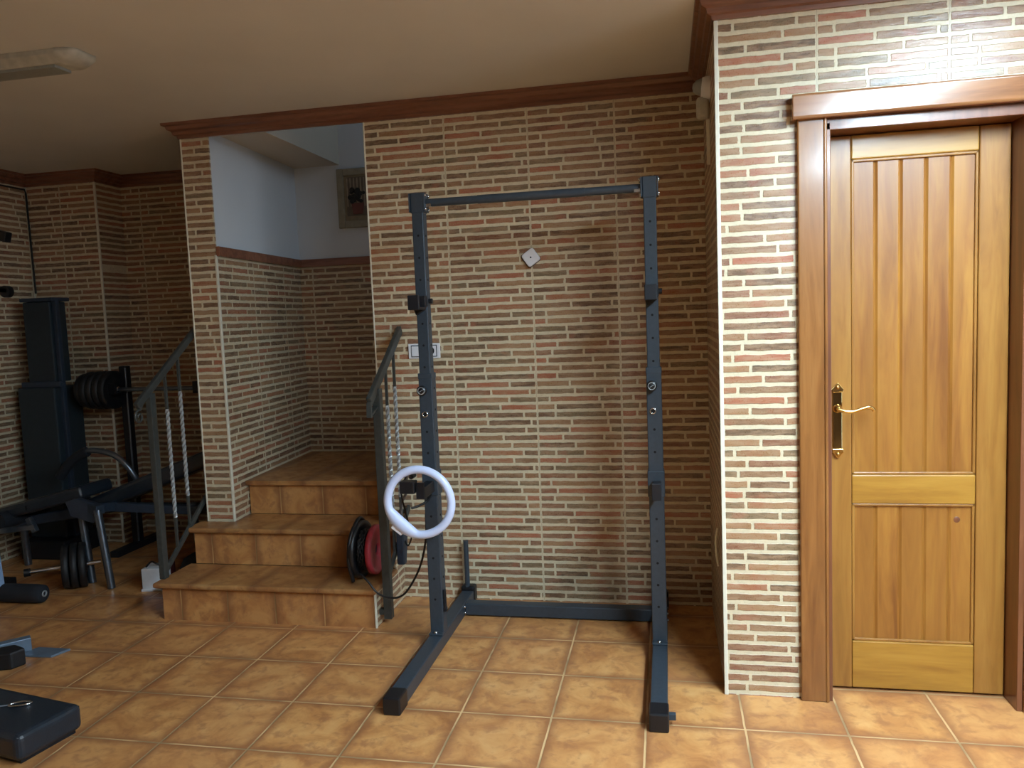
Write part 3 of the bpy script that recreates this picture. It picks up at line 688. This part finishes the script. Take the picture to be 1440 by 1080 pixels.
# barbell stand with barbell
bs = thing('barbell_stand', (-.8, 1.86, 0), 'black upright barbell stand in front of the dark niche wall', 'barbell stand')
for xx in (-1.045, -.45):
    MB().box(xx-.025, xx+.025, 1.83, 1.88, 0, 1.20).build('post', M['black_steel'], bs, .004)
    MB().box(xx-.028, xx+.028, 1.72, 1.83, 1.025, 1.04).box(xx-.028, xx+.028, 1.72, 1.735, 1.04, 1.10).build('hook', M['black_steel'], bs, .003)
    MB().box(xx-.03, xx+.03, 1.62, 2.08, 0, .04).build('foot', M['black_steel'], bs, .004)
MB().box(-1.02, -.475, 1.84, 1.87, .25, .30).build('crossbar', M['black_steel'], bs, .003)
MB().cyl((-1.019,1.826,.05),(-1.019,1.826,1.19),.006,n=10).build('edge_tube', M['chrome_dull'], bs)
bb = thing('barbell', (-.74, 1.778, 1.054), 'black barbell loaded with plates resting on the dark stand', 'barbell')
MB().cyl((-1.34,1.778,1.054),(-.08,1.778,1.054),.0135,n=16).build('bar', M['chrome_dull'], bb)
def plate(parent, c, ax, r, th):
    return MB().lathe([(.014,0),(r*.35,0),(r*.40,th*.25),(r*.80,th*.25),(r*.88,0),(r,.004),(r,th-.004),(r*.88,th),(r*.80,th*.75),(r*.40,th*.75),(r*.35,th),(.014,th),(.014,0)], c, ax, 36).build('plate', M['rubber'], parent)
for k in range(5): plate(bb, (-1.285+.046*k, 1.778, 1.054), (1,0,0), (.108,.120,.122,.122,.122)[k], .043)
for k in range(4): plate(bb, (-.145-.046*k, 1.778, 1.054), (-1,0,0), .120, .043)
MB().lathe([(.0135,0),(.022,0),(.022,.02),(.0135,.02)], (-1.055,1.778,1.054), (1,0,0), 20).build('collar', M['chrome'], bb)
# dumbbell with plates on the floor
ax = Vector((-.80,-.60,0)).normalized()
db = thing('dumbbell', (-.90, 1.08, 0), 'chrome-handled dumbbell with large black plates on the floor beside the bench', 'dumbbell')
c0 = Vector((-.90,1.08,.126))
MB().cyl(c0-ax*.16, c0+ax*.20, .0125, n=14).build('bar', M['chrome'], db)
MB().cyl(c0+ax*.185, c0+ax*.215, .022, n=14).build('end_cap', M['black_plastic'], db)
for k in range(3): plate(db, c0-ax*(.09-.042*k), ax, (.125,.125,.118)[k], .038)
# white box near the stairs
wbx = thing('cardboard_box', (-.375, 1.10, 0), 'small white box on the floor beside the lowest step at the left', 'box')
MB().prism([(-.435,1.065),(-.325,1.085),(-.350,1.20),(-.455,1.18)], 'z', .012, .125).build('carton', M['paper_white'], wbx, .003)
MB().prism([(-.44,1.060),(-.322,1.081),(-.345,1.205),(-.462,1.185)], 'z', 0, .014).build('tray', M['paper_white'], wbx, .002)
MB().tube(spline([(-.43,1.1,.126),(-.41,1.12,.150),(-.38,1.12,.142),(-.36,1.14,.128)],6), .005, 8).build('lead', M['cable'], wbx)
bag = MB()
bag.lathe([(.001,.155),(.05,.150),(.095,.125),(.12,.075),(.118,.03),(.09,0),(.001,0)], (-.22,1.30,0), (0,0,1), 20)
tag(bag.build('sports_bag', M['grey_bag'], None), 'dark rounded bag on the floor between the left railing post and stair side', 'bag')
tag(MB().lathe([(.001,.09),(.03,.09),(.045,.08),(.045,.01),(.04,0),(.001,0)], (-.46,1.32,0), (0,0,1), 20).build('weight_canister', plain('dark_red_plastic', (82,30,30), .5), None), 'dark red small canister on the floor behind the white box', 'canister')
# loose steel foot plate and rubber block, padded seat
sf = thing('steel_machine_foot', (-.45, .22, 0), 'grey-blue steel tube foot with flat base plate on the floor at the left edge', 'machine foot')
MB().beam((-.435,.300,.040),(-.80,-.11,.040),.045,.060).build('tube', M['gym_grey'], sf, .003)
MB().prism([(-.455,.235),(-.285,.245),(-.255,.325),(-.42,.325)], 'z', 0, .010).build('base_plate', M['gym_grey'], sf, .002)
tag(MB().prism([(-.455,.085),(-.365,.115),(-.345,.175),(-.425,.205),(-.50,.14)], 'z', 0, .075).build('rubber_block', M['rubber'], None, .008), 'small black rubber block on the floor below the steel tube foot', 'block')
def local(x, y):   # padded seat frame: back right corner at (.33,-.29)
    a_ = math.radians(10); return (.335 + x*math.cos(a_)*1.0 - y*math.sin(a_)*-1*-1, -.285 + x*-math.sin(a_)*.85 + y*math.cos(a_))
seat = thing('padded_seat', (.1, -.41, 0), 'black vinyl padded seat lying on the floor in the lower left corner', 'seat')
c, s_ = math.cos(math.radians(-11)), math.sin(math.radians(-11))
def L(u, v): return (.332 + u*c - v*s_ , -.292 + u*s_*1. + v*c)
MB().prism([L(-.62,0), L(0,0), L(0,-.245), L(-.62,-.245)], 'z', .012, .106).build('cushion', M['vinyl'], seat, .024, 4)
MB().tube([L(-.60,-.01)+(.094,), L(-.01,-.01)+(.094,), L(-.008,-.235)+(.094,), L(-.60,-.235)+(.094,)], .0035, 8).build('piping', M['vinyl'], seat)
MB().prism([L(-.60,-.02), L(-.02,-.02), L(-.02,-.225), L(-.60,-.225)], 'z', 0, .014).build('base_board', M['black_steel'], seat, .002)
cb = thing('carabiner', (.10, -.33, .107), 'small silver carabiner on a grey cord lying on the black padded seat', 'carabiner')
qx, qy = L(-.205,-.085)
hook = [(qx+.034*math.cos(a_)+.0, qy+.017*math.sin(a_)+.012*math.cos(a_), .1105) for a_ in [k*2*PI/24 for k in range(24)]]
MB().tube(hook, .0045, 8, closed=True).build('hook', M['chrome'], cb)
MB().tube(spline([(qx-.03,qy-.01,.110),(qx-.12,qy-.045,.110),(qx-.26,qy-.08,.110),(qx-.40,qy-.13,.110)],6), .003, 8).build('cord', M['cable_grey'], cb)
# power lead along the far left wall
tag(MB().tube([(XL+.008,-1.5,2.395),(XL+.008,1.93,2.385),(XL+.012,1.935,2.36),(XL+.018,1.937,1.70)], .006, 8).build('wall_cable', M['cable'], None), 'thin black cable running under the crown and down the far left corner', 'cable')

# ------------------------------------------------------------------ light
def area(name, loc, rot, sx, sy, power, col):
    l = bpy.data.lights.new(name, 'AREA'); l.shape = 'RECTANGLE'; l.size = sx; l.size_y = sy; l.energy = power; l.color = col
    o = bpy.data.objects.new(name, l); COL.objects.link(o); o.location = loc; o.rotation_euler = rot; return o
area('daylight_window', (XR+.35, (WY0+WY1)/2, (WZ0+WZ1)/2), (0, math.radians(90), 0), WZ1-WZ0, WY1-WY0, 12, (.86,.93,1.0))
area('stairwell_fill', (2.85, 1.7, 3.0), (0, math.radians(90), 0), .8, .6, 5, (.70,.86,1.0))  # added fill light behind the invented stairwell window
world = bpy.data.worlds.new('World'); scene.world = world; world.use_nodes = True
bg = world.node_tree.nodes['Background']; bg.inputs[0].default_value = (.75,.86,1,1); bg.inputs[1].default_value = .3

# ------------------------------------------------------------------ camera
cam = bpy.data.cameras.new('camera'); co = bpy.data.objects.new('camera', cam); COL.objects.link(co)
x, y, z, yw, pt, ro, f = 2.408, -2.6199, 1.4179, -.1972, -.0855, -.0395, 1097.91
fwd = Vector((math.sin(yw)*math.cos(pt), math.cos(yw)*math.cos(pt), math.sin(pt)))
rt = Vector((math.cos(yw), -math.sin(yw), 0)); up = rt.cross(fwd)
r2 = rt*math.cos(ro) + up*math.sin(ro); u2 = -rt*math.sin(ro) + up*math.cos(ro)
mat = Matrix((r2, u2, -fwd)).transposed().to_4x4(); mat.translation = (x, y, z)
co.matrix_world = mat
cam.sensor_fit = 'HORIZONTAL'; cam.sensor_width = 36; cam.lens = f*36/1440; cam.clip_start = .02; cam.clip_end = 60
scene.camera = co
vs = scene.view_settings; vs.view_transform = 'Standard'; vs.look = 'None'; vs.gamma = 1; vs.use_curve_mapping = False; vs.exposure = 0.08
